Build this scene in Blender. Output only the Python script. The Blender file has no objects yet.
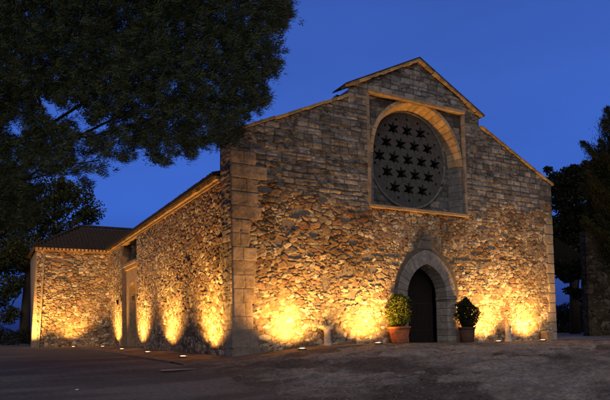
import bpy, bmesh, math, random
import numpy as np
from mathutils import Vector, Matrix
PI=math.pi
random.seed(7); rng=np.random.RandomState(11)
S=bpy.context.scene; COL=S.collection

# ------------------------------------------------------------ camera
F,YAW,PITCH,ROLL,SH=557.6,0.52039,0.03692,-0.02307,105.34
CAM=np.array([-7.5787,-18.4079,1.0502])
fw=np.array([math.sin(YAW)*math.cos(PITCH),math.cos(YAW)*math.cos(PITCH),math.sin(PITCH)])
rt=np.cross(fw,[0,0,1]); rt/=np.linalg.norm(rt); up=np.cross(rt,fw)
r2=rt*math.cos(ROLL)+up*math.sin(ROLL); u2=-rt*math.sin(ROLL)+up*math.cos(ROLL)
cd=bpy.data.cameras.new('camera'); cam=bpy.data.objects.new('camera',cd); COL.objects.link(cam)
m=Matrix(((r2[0],u2[0],-fw[0],CAM[0]),(r2[1],u2[1],-fw[1],CAM[1]),(r2[2],u2[2],-fw[2],CAM[2]),(0,0,0,1)))
cam.matrix_world=m
cd.sensor_width=36; cd.lens=F/610*36; cd.shift_y=SH/610; cd.clip_end=6000; cd.clip_start=.1
S.camera=cam
def at(px,py,depth):
    d=fw+r2*(px-305)/F-u2*(py-200-SH)/F
    return CAM+d*depth
def flat(px,depth):
    p=at(px,330,depth); return p[0],p[1]

# ------------------------------------------------------------ numpy noise
TAB=np.random.RandomState(3).rand(256,256)
def hsh(i,j,s):
    i=np.asarray(i).astype(np.int64);j=np.asarray(j).astype(np.int64)
    return TAB[(i*7+s*37+(j*13>>3)*5)&255,(j*11+s*91+(i*5>>2)*3)&255]
def vn(x,y,s=0):
    i=np.floor(x);j=np.floor(y);a=x-i;b=y-j;a=a*a*(3-2*a);b=b*b*(3-2*b)
    return (hsh(i,j,s)*(1-a)+hsh(i+1,j,s)*a)*(1-b)+(hsh(i,j+1,s)*(1-a)+hsh(i+1,j+1,s)*a)*b
def fbm(x,y,s=0,o=4):
    r=0;w=.5;t=0
    for k in range(o):
        r=r+w*vn(x,y,s+k);t+=w;w*=.5;x=x*2.03+11.3;y=y*2.03+5.7
    return r/t
def ss(a,b,x):
    t=np.clip((x-a)/(b-a),0,1);return t*t*(3-2*t)
def mixc(a,b,t): return a+(b-a)*t[...,None]

# ------------------------------------------------------------ materials
def newmat(name):
    mt=bpy.data.materials.new(name);mt.use_nodes=True;n=mt.node_tree.nodes;l=mt.node_tree.links
    return mt,n,l,n['Principled BSDF']
def mat(name,col,rough=.9,var=.25,scale=6,bump=.3,bscale=40,attr=False,metal=0,bd=.01,spec=.3,stain=0):
    mt,n,l,b=newmat(name)
    b.inputs['Roughness'].default_value=rough;b.inputs['Metallic'].default_value=metal
    b.inputs['Specular IOR Level'].default_value=spec
    tc=n.new('ShaderNodeNewGeometry')
    nz=n.new('ShaderNodeTexNoise');nz.inputs['Scale'].default_value=scale;nz.inputs['Detail'].default_value=8;nz.inputs['Roughness'].default_value=.65
    l.new(tc.outputs['Position'],nz.inputs['Vector'])
    mr=n.new('ShaderNodeMapRange');mr.inputs['From Min'].default_value=.3;mr.inputs['From Max'].default_value=.7
    mr.inputs['To Min'].default_value=1-var;mr.inputs['To Max'].default_value=1+var
    l.new(nz.outputs['Fac'],mr.inputs['Value'])
    vm=n.new('ShaderNodeVectorMath');vm.operation='SCALE';l.new(mr.outputs['Result'],vm.inputs['Scale'])
    if attr:
        at_=n.new('ShaderNodeAttribute');at_.attribute_name='Col';l.new(at_.outputs['Color'],vm.inputs[0])
    else: vm.inputs[0].default_value=col
    l.new(vm.outputs['Vector'],b.inputs['Base Color'])
    n2=n.new('ShaderNodeTexNoise');n2.inputs['Scale'].default_value=bscale;n2.inputs['Detail'].default_value=6;n2.inputs['Roughness'].default_value=.7
    l.new(tc.outputs['Position'],n2.inputs['Vector'])
    bp=n.new('ShaderNodeBump');bp.inputs['Strength'].default_value=bump;bp.inputs['Distance'].default_value=bd
    l.new(n2.outputs['Fac'],bp.inputs['Height']);l.new(bp.outputs['Normal'],b.inputs['Normal'])
    return mt
STONE=mat('masonry_stone',None,attr=True,var=.3,scale=9,bump=.8,bscale=22,bd=.02)
ASHL=mat('dressed_stone',None,attr=True,var=.35,scale=5,bump=.6,bscale=18,bd=.015)
TILE=mat('clay_tile',(.055,.038,.032),attr=False,var=.45,scale=7,bump=.4,bscale=30)
DARK=mat('dark_void',(.012,.011,.01),var=.2)
WOOD=mat('old_wood',(.014,.010,.008),var=.3,rough=.6)
ASPH=mat('asphalt',None,attr=True,var=.4,scale=9,bump=.9,bscale=50,bd=.02)
DIRT=mat('dirt',None,attr=True,var=.55,scale=12,bump=1,bscale=26,bd=.05)
PAVE=mat('paving',None,attr=True,var=.3,scale=6,bump=.5,bscale=40)
TERRA=mat('terracotta',(.40,.13,.055),var=.45,scale=11,rough=.75,bump=.2)
TERRAD=mat('shaded_terracotta',(.09,.045,.035),var=.3,scale=8,rough=.8,bump=.2)  # same terracotta, darkened to paint the shade on the right-hand pot
BARK=mat('bark',(.07,.05,.035),var=.4,scale=14,bump=1,bscale=12,bd=.04)
METAL=mat('dark_metal',(.05,.05,.05),rough=.45,metal=.7,var=.2)
STEEL=mat('steel',(.25,.24,.23),rough=.4,metal=.8,var=.2)
SOIL=mat('soil',(.05,.035,.025),var=.4,scale=20)
def leafmat(name,c1,c2,tr=.25):
    mt,n,l,b=newmat(name)
    a=n.new('ShaderNodeAttribute');a.attribute_name='Col';l.new(a.outputs['Color'],b.inputs['Base Color'])
    b.inputs['Roughness'].default_value=.65;b.inputs['Specular IOR Level'].default_value=.15
    t=n.new('ShaderNodeBsdfTranslucent');l.new(a.outputs['Color'],t.inputs['Color'])
    mx=n.new('ShaderNodeMixShader');mx.inputs[0].default_value=tr
    l.new(b.outputs[0],mx.inputs[1]);l.new(t.outputs[0],mx.inputs[2]);l.new(mx.outputs[0],n['Material Output'].inputs['Surface'])
    return mt
LEAF=leafmat('leaf',0,0)
def lensmat():
    mt,n,l,b=newmat('lit_lens')
    e=n.new('ShaderNodeEmission');e.inputs['Color'].default_value=(1,.62,.25,1);e.inputs['Strength'].default_value=7
    l.new(e.outputs[0],n['Material Output'].inputs['Surface']);return mt
LENS=lensmat()

# ------------------------------------------------------------ objects
def tag(o,label=None,cat=None,group=None,kind=None):
    if label:o['label']=label
    if cat:o['category']=cat
    if group:o['group']=group
    if kind:o['kind']=kind
    return o
def empty(name,loc,label,cat,group=None,rz=0):
    o=bpy.data.objects.new(name,None);COL.objects.link(o);o.location=loc;o.rotation_euler=(0,0,rz);o.empty_display_size=.3
    return tag(o,label,cat,group)
def mesh_obj(name,V,Fs,mt,parent=None,col=None,smooth=False):
    """V Nx3 array in world (or in parent's frame when parent is given with an offset already removed)"""
    me=bpy.data.meshes.new(name)
    V=np.asarray(V,dtype=np.float64)
    if isinstance(Fs,list): me.from_pydata(V.tolist(),[],Fs)
    else:
        Fs=np.asarray(Fs);nf,k_=Fs.shape
        me.vertices.add(len(V));me.vertices.foreach_set('co',V.astype(np.float32).ravel())
        me.loops.add(nf*k_);me.loops.foreach_set('vertex_index',Fs.astype(np.int32).ravel())
        me.polygons.add(nf);me.polygons.foreach_set('loop_start',np.arange(0,nf*k_,k_,dtype=np.int32))
        me.update(calc_edges=True)
    if col is not None:
        a=me.color_attributes.new('Col','FLOAT_COLOR','POINT')
        c=np.ones((len(V),4));c[:,:3]=col;a.data.foreach_set('color',c.astype(np.float32).ravel())
    if smooth: me.polygons.foreach_set('use_smooth',[True]*len(me.polygons))
    me.materials.append(mt);me.update()
    o=bpy.data.objects.new(name,me);COL.objects.link(o)
    if parent is not None:o.parent=parent
    return o
class MB:
    def __init__(s,off=(0,0,0)): s.V=[];s.F=[];s.C=[];s.off=np.array(off,float)
    def add(s,V,Fs,c=(.3,.27,.23)):
        b=len(s.V);s.V+= [tuple(np.asarray(v,float)-s.off) for v in V];s.F+=[tuple(b+i for i in f) for f in Fs];s.C+=[tuple(c)]*len(V)
    def box(s,a,b,c=(.3,.27,.23),j=0):
        x0,y0,z0=a;x1,y1,z1=b
        V=[(x0,y0,z0),(x1,y0,z0),(x1,y1,z0),(x0,y1,z0),(x0,y0,z1),(x1,y0,z1),(x1,y1,z1),(x0,y1,z1)]
        if j:V=[tuple(q+random.uniform(-j,j) for q in v) for v in V]
        s.add(V,[(0,3,2,1),(4,5,6,7),(0,1,5,4),(1,2,6,5),(2,3,7,6),(3,0,4,7)],c)
    def hexa(s,V,c=(.3,.27,.23)):
        s.add(V,[(0,3,2,1),(4,5,6,7),(0,1,5,4),(1,2,6,5),(2,3,7,6),(3,0,4,7)],c)
    def beam(s,p,q,w,h,n=(0,0,1),c=(.3,.27,.23)):
        p=Vector(p);q=Vector(q);d=(q-p).normalized();n=Vector(n);sd=d.cross(n).normalized();n=sd.cross(d)
        V=[]
        for e in (p,q):
            for a,b in((-1,-1),(1,-1),(1,1),(-1,1)):V.append(tuple(e+sd*a*w/2+n*b*h/2))
        s.add([V[0],V[1],V[2],V[3],V[4],V[5],V[6],V[7]],[(0,1,2,3),(7,6,5,4),(0,4,5,1),(1,5,6,2),(2,6,7,3),(3,7,4,0)],c)
    def lathe(s,prof,cen,n=24,c=(.3,.3,.3)):
        V=[];Fs=[];m=len(prof)
        for r,z in prof:
            for k in range(n):
                a=2*PI*k/n;V.append((cen[0]+r*math.cos(a),cen[1]+r*math.sin(a),cen[2]+z))
        for i in range(m-1):
            for k in range(n):
                k2=(k+1)%n;Fs.append((i*n+k,i*n+k2,(i+1)*n+k2,(i+1)*n+k))
        s.add(V,Fs,c)
    def tube(s,pts,rad,n=8,c=(.3,.3,.3)):
        V=[];Fs=[];m=len(pts)
        P=[Vector(p) for p in pts]
        for i,p in enumerate(P):
            d=(P[min(i+1,m-1)]-P[max(i-1,0)]).normalized()
            a=d.cross(Vector((.3,.2,1)) if abs(d.z)<.9 else Vector((1,0,0))).normalized();b=d.cross(a)
            r=rad[i] if hasattr(rad,'__len__') else rad
            for k in range(n):
                t=2*PI*k/n;V.append(tuple(p+a*r*math.cos(t)+b*r*math.sin(t)))
        for i in range(m-1):
            for k in range(n):
                k2=(k+1)%n;Fs.append((i*n+k,i*n+k2,(i+1)*n+k2,(i+1)*n+k))
        Fs.append(tuple(range(n))[::-1]);Fs.append(tuple((m-1)*n+k for k in range(n)))
        s.add(V,Fs,c)
    def build(s,name,mt,parent=None,smooth=False,bevel=0):
        o=mesh_obj(name,np.array(s.V),s.F,mt,parent,np.array(s.C),smooth)
        if bevel:
            bv=o.modifiers.new('bevel','BEVEL');bv.width=bevel;bv.segments=2;bv.limit_method='ANGLE'
        return o

# ------------------------------------------------------------ ground height
HX=[-40,-6,-3,-1,0,1,2.5,4,7.5,10,13,17.7,26,60];HZ=[-.02,-.04,-.06,-.05,0,.06,.2,.27,.23,.15,.08,.02,-.05,-.1]
def hgt(x,y):
    x=np.asarray(x,float);y=np.asarray(y,float)
    h=np.interp(x,HX,HZ)
    h=h*np.interp(y,[-16,-1.7,60],[.3,1,1])
    h=h-np.interp(y,[-22,-14,-6,-1.7],[.62,.48,.2,0])
    # the asphalt side lies a little lower than the mound of earth
    h=h-.10*(1-ss(-3.0,-1.2,x))*(1-ss(-3,0,y))
    h=h+.13*ss(2,7,-x)*ss(15,22,y)
    return h
def dirt_d(x,y):
    k=ss(-2.6,-.6,x)*(1-ss(-1.9,-1.3,y))
    d=(fbm(x*.8,y*.9,5)-.5)*.26+(fbm(x*2.6,y*3.0,9)-.5)*.16+(np.abs(fbm(x*6,y*6,19)-.5))*.12
    return d*k

# ------------------------------------------------------------ masonry patterns
BUFF=np.array([.43,.32,.19]);LIGHT=np.array([.62,.51,.34]);GREY=np.array([.27,.235,.195]);RED=np.array([.25,.13,.08]);BRN=np.array([.14,.085,.055]);MORT=np.array([.27,.195,.125])
def rubble(u,v,seed=0,a=.25,b=.15,red=None,dark=None,reg=0.):
    uu=u+(fbm(u*1.3,v*1.3,seed+1)-.5)*.35+(vn(u*7,v*7,seed+2)-.5)*.04
    vv=v+(fbm(u*.9,v*1.1,seed+3)-.5)*.3*(1-reg)+(vn(u*8,v*8,seed+4)-.5)*.03
    i0=np.floor(uu/a);j0=np.floor(vv/b)
    F1=np.full(u.shape,9.);F2=np.full(u.shape,9.);ID=np.zeros(u.shape);JD=np.zeros(u.shape);X1=np.zeros(u.shape);Z1=np.zeros(u.shape)
    for dj in(-2,-1,0,1,2):
        j=j0+dj;sh=hsh(j,j*0+3,seed+5)
        for di in(-2,-1,0,1,2):
            i=i0+di
            rx=hsh(i,j,seed+6);rz=hsh(i,j,seed+7);w=hsh(i,j,seed+8)
            X=(i+.5+(rx-.5)*.85+sh)*a;Z=(j+.5+(rz-.5)*(.6-.35*reg))*b
            dx=(uu-X)/a;dz=(vv-Z)/b
            dx=np.where(dx>1.5,9,dx)
            d=(np.abs(dx)**2.2+np.abs(dz)**2.2)**(1/2.2)-(w-.5)*.62
            m1=d<F1
            F2=np.where(m1,F1,np.minimum(F2,d));ID=np.where(m1,i,ID);JD=np.where(m1,j,JD);X1=np.where(m1,dx,X1);Z1=np.where(m1,dz,Z1);F1=np.where(m1,d,F1)
    e=F2-F1
    h1=hsh(ID,JD,seed+11);h2=hsh(ID,JD,seed+12);h3=hsh(ID,JD,seed+13);h4=hsh(ID,JD,seed+14)
    n=fbm(u*6,v*6,seed+20)
    depth=fbm(u*.8,v*.8,seed+22)          # how eroded the joints are
    st=ss(-.02+.14*n,.10+.14*n,e)
    dome=np.clip(e,0,.7)
    H=st*(.004+.024*h1)+dome*.004+(X1*(h2-.5)+Z1*(h3-.5))*.05*st+(n-.5)*.035+(fbm(u*15,v*17,seed+25,3)-.5)*.03
    H-= (1-st)*.035*ss(.45,.6,depth)*ss(.35,.6,vn(u*4,v*6,seed+28))
    hole=ss(.70,.76,vn(u*3.1,v*4.2,seed+30))*ss(.5,.7,depth)
    H-=hole*.07
    c=mixc(BUFF[None]*np.ones(u.shape+(1,)),LIGHT,ss(.45,.9,h4))
    c=mixc(c,GREY,ss(.66,.76,h2)*.8)
    c=mixc(c,np.array([.74,.66,.50]),(1-ss(.2,.3,h2))*.8)
    if red is None: red=np.zeros(u.shape)
    c=mixc(c,RED,np.clip(ss(.86,.93,h3)+red*ss(.5,.75,h3),0,1)*.85)
    c=mixc(c,BRN,np.clip(ss(.90,.96,h1)+red*ss(.7,.8,h1),0,1)*.8)
    c=c*(.62+.76*h1)[...,None]
    mort=mixc(MORT*np.ones(u.shape+(1,)),BRN,ss(.38,.62,depth)*.6*ss(.3,.6,vn(u*4,v*6,seed+28)))
    c=c*(.8+.4*fbm(u*12,v*14,seed+40))[...,None]
    c=mixc(mort,c,st)
    pit=(1-st)*ss(.40,.62,vn(u*5,v*9,seed+44));c=mixc(c,np.array([.03,.02,.014])*np.ones(c.shape),pit*.75);H=H-pit*.03
    c=mixc(c,np.array([.05,.035,.025]),hole*.9)
    soot=ss(.52,.72,fbm(u*.55,v*.8,seed+33))
    c=mixc(c,c*.6,soot*.7)
    return H,c
def rub2(u,v,seed,a,b,red=None,reg=0.):
    """small rubble with patches of larger stones"""
    H1,c1=rubble(u,v,seed,a,b,red,reg=reg);H2,c2=rubble(u+31,v+17,seed+3,a*1.65,b*1.6,red,reg=reg)
    t=ss(.57,.60,fbm(u*.9,v*1.5,seed+60));return H1*(1-t)+H2*t,mixc(c1,c2,t)
class Ash:
    def __init__(s,seed,ch=.36,bw=.7,lo=.75,hi=1.3):
        r=np.random.RandomState(seed);s.z=np.concatenate([[0],np.cumsum(ch*r.uniform(lo,hi,120))])-2;s.bw=bw;s.seed=seed
    def __call__(s,u,v,base=(.27,.24,.215),var=.4,weather=1.):
        base=np.array(base)
        v2=v+(fbm(u*.4,v*.4,s.seed+2)-.5)*.10;j=np.searchsorted(s.z,v2)-1
        zl=s.z[j];zh=s.z[j+1]
        rw=hsh(j,j*0+1,s.seed);bw=s.bw*(.7+.7*rw);x=(u+(fbm(u*.7,v*.7,s.seed+4)-.5)*.12)/bw+rw*7
        i=np.floor(x);fx=x-i
        jit=(hsh(i,j,s.seed+1)-.5)*.0
        eu=np.minimum(fx,1-fx)*bw;ev=np.minimum(v2-zl,zh-v2)
        e=np.minimum(eu,ev)+(fbm(u*7,v*9,s.seed+5)-.5)*.045
        h1=hsh(i,j,s.seed+6);h2=hsh(i,j,s.seed+7);h3=hsh(i,j,s.seed+8)
        st=ss(.010,.045,e)
        er=ss(.5,.75,fbm(u*1.6,v*2.6,s.seed+9))*weather
        H=st*(.006+.012*h3)+(h1-.5)*.016+(fbm(u*4,v*9,s.seed+10)-.5)*.035-er*.05*ss(.3,.6,fbm(u*6,v*15,s.seed+12))-ss(.55,.7,fbm(u*2.2,v*11,s.seed+18))*.022*weather
        c=base*np.ones(u.shape+(1,))*(1+(h2-.5)*2*var)[...,None]
        c=mixc(c,np.array([.36,.30,.25]),ss(.8,.9,h3)*.7)
        c=mixc(c,np.array([.10,.088,.08]),np.clip(er*.8+ss(.85,.93,h1)*.5,0,1))
        stn=ss(.5,.72,fbm(u*2.2,v*.5,s.seed+15))
        c=mixc(c,c*.5,stn*.75)
        c=mixc(np.array([.06,.052,.046])*np.ones(c.shape),c,np.clip(st*.75+.25+(fbm(u*2,v*3,s.seed+22)-.5),0,1))
        c=c*(.7+.6*fbm(u*8,v*16,s.seed+21))[...,None]
        return H,c

def grid(name,o,ua,va,na,us,vs,fn,keep,mt,parent,vclamp=None,corner=None,uclamp=None):
    """a wall face: grid in the (u,v) plane displaced along na by a masonry relief"""
    U,Vv=np.meshgrid(us,vs,indexing='ij')
    if vclamp is not None: Vv=np.minimum(Vv,vclamp(U))
    H,c=fn(U,Vv)
    o,ua,va,na=[np.array(q,float) for q in(o,ua,va,na)]
    if corner is not None: H=H*corner(U,Vv)
    P=o+U[...,None]*ua+Vv[...,None]*va+H[...,None]*na
    nu,nv=U.shape
    idx=np.arange(nu*nv).reshape(nu,nv)
    a=idx[:-1,:-1];b=idx[1:,:-1];d=idx[1:,1:];e=idx[:-1,1:]
    cu=(U[:-1,:-1]+U[1:,1:])/2;cv=(Vv[:-1,:-1]+Vv[1:,1:])/2
    k=keep(cu,cv) if keep else np.ones(cu.shape,bool)
    k&=(Vv[1:,1:]-Vv[1:,:-1]>1e-4)|(Vv[:-1,1:]-Vv[:-1,:-1]>1e-4)
    Q=np.stack([a[k],b[k],d[k],e[k]],1)
    if np.dot(np.cross(ua,va),na)<0:Q=Q[:,::-1]
    used=np.zeros(nu*nv,bool);used[Q.ravel()]=True
    rem=np.cumsum(used)-1
    return mesh_obj(name,P.reshape(-1,3)[used],rem[Q],mt,parent,c.reshape(-1,3)[used],True)

def plate(name,outer,holes,o,ua,va,na,t0,t1,mt,parent,colr=(.25,.22,.19)):
    """flat plate with holes; thickness from t0 to t1 along na"""
    cu=bpy.data.curves.new('c','CURVE');cu.dimensions='2D';cu.fill_mode='BOTH';cu.extrude=abs(t1-t0)/2
    for ring in [outer]+holes:
        sp=cu.splines.new('POLY');sp.points.add(len(ring)-1);sp.use_cyclic_u=True
        for k,(x,y) in enumerate(ring):sp.points[k].co=(x,y,0,1)
    ob=bpy.data.objects.new('c',cu);COL.objects.link(ob)
    dg=bpy.context.evaluated_depsgraph_get();dg.update()
    me=bpy.data.meshes.new_from_object(ob.evaluated_get(dg))
    V=np.array([v.co[:] for v in me.vertices]);Fs=[tuple(p.vertices) for p in me.polygons]
    bpy.data.objects.remove(ob);bpy.data.meshes.remove(me);bpy.data.curves.remove(cu)
    o,ua,va,na=[np.array(q,float) for q in(o,ua,va,na)]
    P=o+V[:,0:1]*ua+V[:,1:2]*va+(V[:,2:3]+(t0+t1)/2)*na
    return mesh_obj(name,P,Fs,mt,parent,np.ones((len(P),3))*np.array(colr))
def arc(cx,cy,r,a0,a1,n):
    return [(cx+r*math.cos(a0+(a1-a0)*k/n),cy+r*math.sin(a0+(a1-a0)*k/n)) for k in range(n+1)]
def gothic(cx,hw,spring,apex,n=14):
    """pointed arch points from right spring over the apex to left spring"""
    h=apex-spring;R=(hw*hw+h*h)/(2*hw);c=cx+hw-R;th=math.asin(min(1,h/R))
    right=[(c+R*math.cos(th*k/n),spring+R*math.sin(th*k/n)) for k in range(n+1)]
    left=[(2*cx-x,y) for x,y in right[::-1]][1:]
    return right+left

# ============================================================ CHURCH
W=17.75
church=empty('church',(0,0,0),'rubble stone church with gabled facade, star pierced round window and pointed doorway','church')
def roofl(u):
    u=np.asarray(u,float)
    s=np.where(u<W/2,8.0+u*.4416,8.0+(W-u)*.4416)
    cg=12.54-np.abs(u-8.95)*.49
    return np.where((u>5.2)&(u<12.64),cg,s)
PC=9.1          # portal centre
WX0,WX1,WZ0,WZ1=6.2,11.58,5.97,10.66   # framed window panel
ash_hi=Ash(21,.20,.48,.55,1.5);ash_q=Ash(33,.50,.9,.8,1.25);ash_w=Ash(41,.25,.45,.8,1.25)
qedge=[]
def front_fn(u,v):
    low=ss(9.5,11,u)   # right of the door the masonry is paler and better coursed
    red=ss(.42,.6,fbm(u*.6+3,v*.8,71))*ss(2.0,3.6,v)*(1-.25*ss(12.5,14,u))
    red=np.clip(red+.6*ss(3.6,4.8,v)*(1-.3*ss(12,14,u)),0,1)
    Ha,ca=rub2(u,v,50,.22,.135,red)
    Hb,cb=rub2(u,v,90,.23,.14,red*.6,reg=.7)
    t=ss(.4,.6,low+(fbm(u,v,60)-.5)*.8)
    H=Ha*(1-t)*.85+Hb*t*.7;c=mixc(ca,cb,t)
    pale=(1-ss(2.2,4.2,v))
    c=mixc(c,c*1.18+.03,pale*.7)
    sm=ss(.55,.7,fbm(u*.8,v*1.3,64))*ss(.3,.7,fbm(u*5,v*6,65));H=H*(1-sm*.7)+.02*sm;c=mixc(c,MORT*np.ones(c.shape)*(.8+.4*fbm(u*6,v*6,66))[...,None],sm*.6)
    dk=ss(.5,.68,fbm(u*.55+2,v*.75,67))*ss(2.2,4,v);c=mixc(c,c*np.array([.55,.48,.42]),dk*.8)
    # ashlar upper part, ragged lower limit
    bd=np.interp(u,[0,1.2,3,5.2,6.2,11.6,13,17.75],[6.35,6.5,6.15,5.75,5.85,5.95,6.5,6.75])+(fbm(u*1.1,v*2,77)-.5)*1.1
    up_=ss(-.06,.06,v-bd)
    Hc,cc=ash_hi(u,v,(.25,.235,.23),.5)
    H=H*(1-up_)+Hc*up_;c=mixc(c,cc,up_)
    # quoins at the two corners
    vq=v+(fbm(u*.6+v*0,v*.5,6)-.5)*.12;row=np.floor((v+.05)/.50);ql=.66+.36*hsh(row,row*0,7)+.5*ss(3.6,6,v)*hsh(row,row*0+5,8)
    q=ss(-.02,.02,ql-u)*(v<bd+1)
    fz=np.abs((v+.05)/.50-row-.5);eq=np.minimum(.5-fz,99)*.50;eq=np.minimum(eq,np.abs(ql-u));eq=np.minimum(eq,np.abs(u-ql*(.45+.2*hsh(row,row*0+2,4)))+(hsh(row,row*0+1,5)>.45)*9)
    hq=hsh(row,row*0+3,9)
    Hq=ss(.002,.022,eq+(fbm(u*9,v*9,3)-.5)*.03)*.018+.01+(fbm(u*4,v*5,13)-.5)*.03+(hq-.5)*.015
    cq=np.array([.43,.335,.255])*(np.ones(u.shape)*(.75+.5*hq)*(.7+.6*fbm(u*3,v*3,15)))[...,None]
    cq=mixc(np.array([.19,.145,.115])*np.ones(cq.shape),cq,ss(.0,.018,eq+(fbm(u*5,v*6,23)-.5)*.05))
    cq=mixc(cq,cq*.45,ss(.5,.68,fbm(u*1.6,v*.9,24))*.55)
    H=H*(1-q)+Hq*q;c=mixc(c,cq,q)
    qr=.45+.35*hsh(row,row*0+9,7);q2=ss(-.02,.02,u-(W-qr))*(1-ss(6,6.6,v))
    cq2=mixc(np.array([.16,.13,.10])*np.ones(cq.shape),np.array([.37,.30,.22])*np.ones(cq.shape)*(.8+.4*hq)[...,None],ss(.004,.03,np.minimum(.5-fz,.5)*.50))
    H=H*(1-q2)+(ss(.004,.035,(.5-fz)*.50)*.04+.01+(fbm(u*4,v*4,14)-.5)*.03)*q2;c=mixc(c,cq2,q2)
    # slot line level with the portal, its shadow painted into the colour
    ln=np.exp(-((v-3.98-(fbm(u*1.2,v*0,81)-.5)*.16)/.045)**2)*((u>6.0)&(u<8.3)|(u>9.9)&(u<13.2))
    H-=ln*.07;c=mixc(c,c*.25,ln)
    # dark mossy halo of weathering over the hood mould
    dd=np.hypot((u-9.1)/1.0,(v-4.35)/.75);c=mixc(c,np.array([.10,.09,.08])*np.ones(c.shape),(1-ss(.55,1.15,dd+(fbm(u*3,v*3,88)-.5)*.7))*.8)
    # big missing stones
    for (x,z,rx,rz) in((2.35,4.95,.33,.17),(3.4,4.6,.2,.13),(4.9,5.3,.25,.12),(3.0,5.4,.3,.12),(1.9,4.2,.16,.2),(2.6,3.7,.3,.1),(5.3,4.4,.22,.1),(3.9,6.0,.2,.1),(1.35,6.15,.35,.12),(14.2,5.2,.2,.1),(13.2,4.6,.25,.1),(15.6,4.2,.15,.1),(6.7,1.1,.2,.1),(5.0,1.9,.3,.06),(6.3,2.7,.3,.05),(12.7,5.5,.3,.1)):
        k=1-ss(.75,1.05,np.hypot((u-x)/rx,(v-z)/rz)+(vn(u*9,v*9,5)-.5)*.35);H-=k*.12;c=mixc(c,np.array([.045,.03,.022])*np.ones(c.shape),k*.85)
    return H,c
rp=gothic(PC,1.14,2.2,3.62)
def in_portal(u,v):
    hw=1.36;h=4.0-2.2;R=(hw*hw+h*h)/(2*hw);d=np.abs(u-PC)
    return ((v<=2.2)&(d<hw))|((v>2.2)&(np.hypot(d+R-hw,v-2.2)<R))
def front_keep(u,v):
    return ~in_portal(u,v)&~((u>WX0)&(u<WX1)&(v>WZ0)&(v<WZ1))
us=np.linspace(0,W,int(W/.027));vs=np.concatenate([[-.5],np.linspace(-.1,12.9,480)])
def cfront(U,V): return ss(0,.05,U)*ss(0,.05,W-U)
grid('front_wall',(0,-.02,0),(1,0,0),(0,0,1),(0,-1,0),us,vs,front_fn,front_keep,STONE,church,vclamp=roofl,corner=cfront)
# solid core of the front wall with door and window openings (gives their reveals)
outer=[(0.02,-.5),(W-.02,-.5),(W-.02,7.98),(12.60,10.2),(12.60,10.68),(8.95,12.48),(5.24,10.62),(5.24,10.28),(0.02,7.98)]
dh=[(PC+1.34,-.4)]+gothic(PC,1.34,2.2,3.95)+[(PC-1.34,-.4)]
WCX,WCZ=8.9,8.22
def ushape(r,zb): return [(WCX-r,zb),(WCX+r,zb)]+arc(WCX,WCZ,r,0,PI,30)
plate('wall_core',outer,[dh,[(WX0+.01,WZ0+.01),(WX1-.01,WZ0+.01),(WX1-.01,WZ1-.01),(WX0+.01,WZ1-.01)]],(0,0,0),(1,0,0),(0,0,1),(0,1,0),.01,.9,STONE,church,(.25,.22,.19))

# --- side (left) wall faces
ash_s=Ash(52,.42,.6)
def side_fn(u,v):
    red=ss(.45,.6,fbm(u*.5,v*.7,171))*.6+.25*ss(3,5,v)
    H,c=rub2(u,v,150,.22,.14,red)
    Hq,cq=ash_s(u,v,(.30,.25,.205),.3);q=1-ss(.86,.92,u);q=np.maximum(q,ss(-.03,.03,v-6.62))
    c=mixc(c,cq,q);H=H*.75*(1-q)+Hq*q
    return H,c
def side_top(U): return np.where(U<.93,8.0,6.57)
us=np.concatenate([np.linspace(0,.9,30),np.linspace(.93,14.3,420)]);vs=np.concatenate([[-.5],np.linspace(-.12,8.0,300)])
grid('side_wall',(-.0,-.02,0),(0,1,0),(0,0,1),(-1,0,0),us,vs,side_fn,None,STONE,church,vclamp=side_top,corner=lambda U,V:ss(0,.05,U)*ss(0,.05,14.3-U))
def side2(u,v):return side_fn(u+30,v)
us=np.linspace(18.4,22.75,140);vs=np.concatenate([[-.5],np.linspace(-.12,6.57,240)])
grid('side_wall',(0,0,0),(0,1,0),(0,0,1),(-1,0,0),us,vs,side2,None,STONE,church,corner=lambda U,V:ss(0,.05,U-18.4))
us=np.linspace(14.2,18.5,110);vs=np.concatenate([[-.5],np.linspace(-.12,6.5,160)])
grid('recessed_wall',(.5,0,0),(0,1,0),(0,0,1),(-1,0,0),us,vs,lambda u,v:Ash(9,.4,.6)(u,v,(.06,.052,.05)),lambda u,v:~((np.abs(u-16.0)<.85)&(v<4.2)),STONE,church)  # recess stone coloured dark to carry the shadow lying in it
b=MB()
c0=(.26,.22,.18)
b.box((.04,.92,-.5),(.9,14.28,6.55),c0);b.box((.04,18.42,-.5),(.9,24,6.55),c0);b.box((.52,14.28,4.25),(.95,18.42,6.55),c0)
b.box((.52,14.28,-.5),(.9,15.15,4.25),c0);b.box((.52,16.85,-.5),(.9,18.42,4.25),c0)
b.build('side_wall_core',STONE,church)
# far right side of the nave, never lit
b=MB();b.box((W-.9,.9,-.5),(W-.02,24,7.0),c0);b.box((5.3,1.5,7),(5.9,24,9.85),c0);b.box((12.0,1.5,7),(12.6,24,9.85),c0);b.box((.02,23.4,-.5),(W-.02,24,6.5),c0);b.build('rear_wall',STONE,church)

# --- transept
def tr_fn(u,v):
    red=.35+.3*ss(3,5,v)
    H,c=rub2(u+60,v,250,.24,.15,red)
    return H*.9,c
us=np.linspace(-4.62,.02,190);vs=np.concatenate([[-.5],np.linspace(-.1,6.62,240)])
grid('transept_wall',(0,22.7,0),(1,0,0),(0,0,1),(0,-1,0),us,vs,tr_fn,None,STONE,church,corner=lambda U,V:ss(0,.04,U+4.62))
b=MB();b.box((-4.6,22.74,-.5),(.9,29,6.62),c0);b.build('transept_core',STONE,church)
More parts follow.
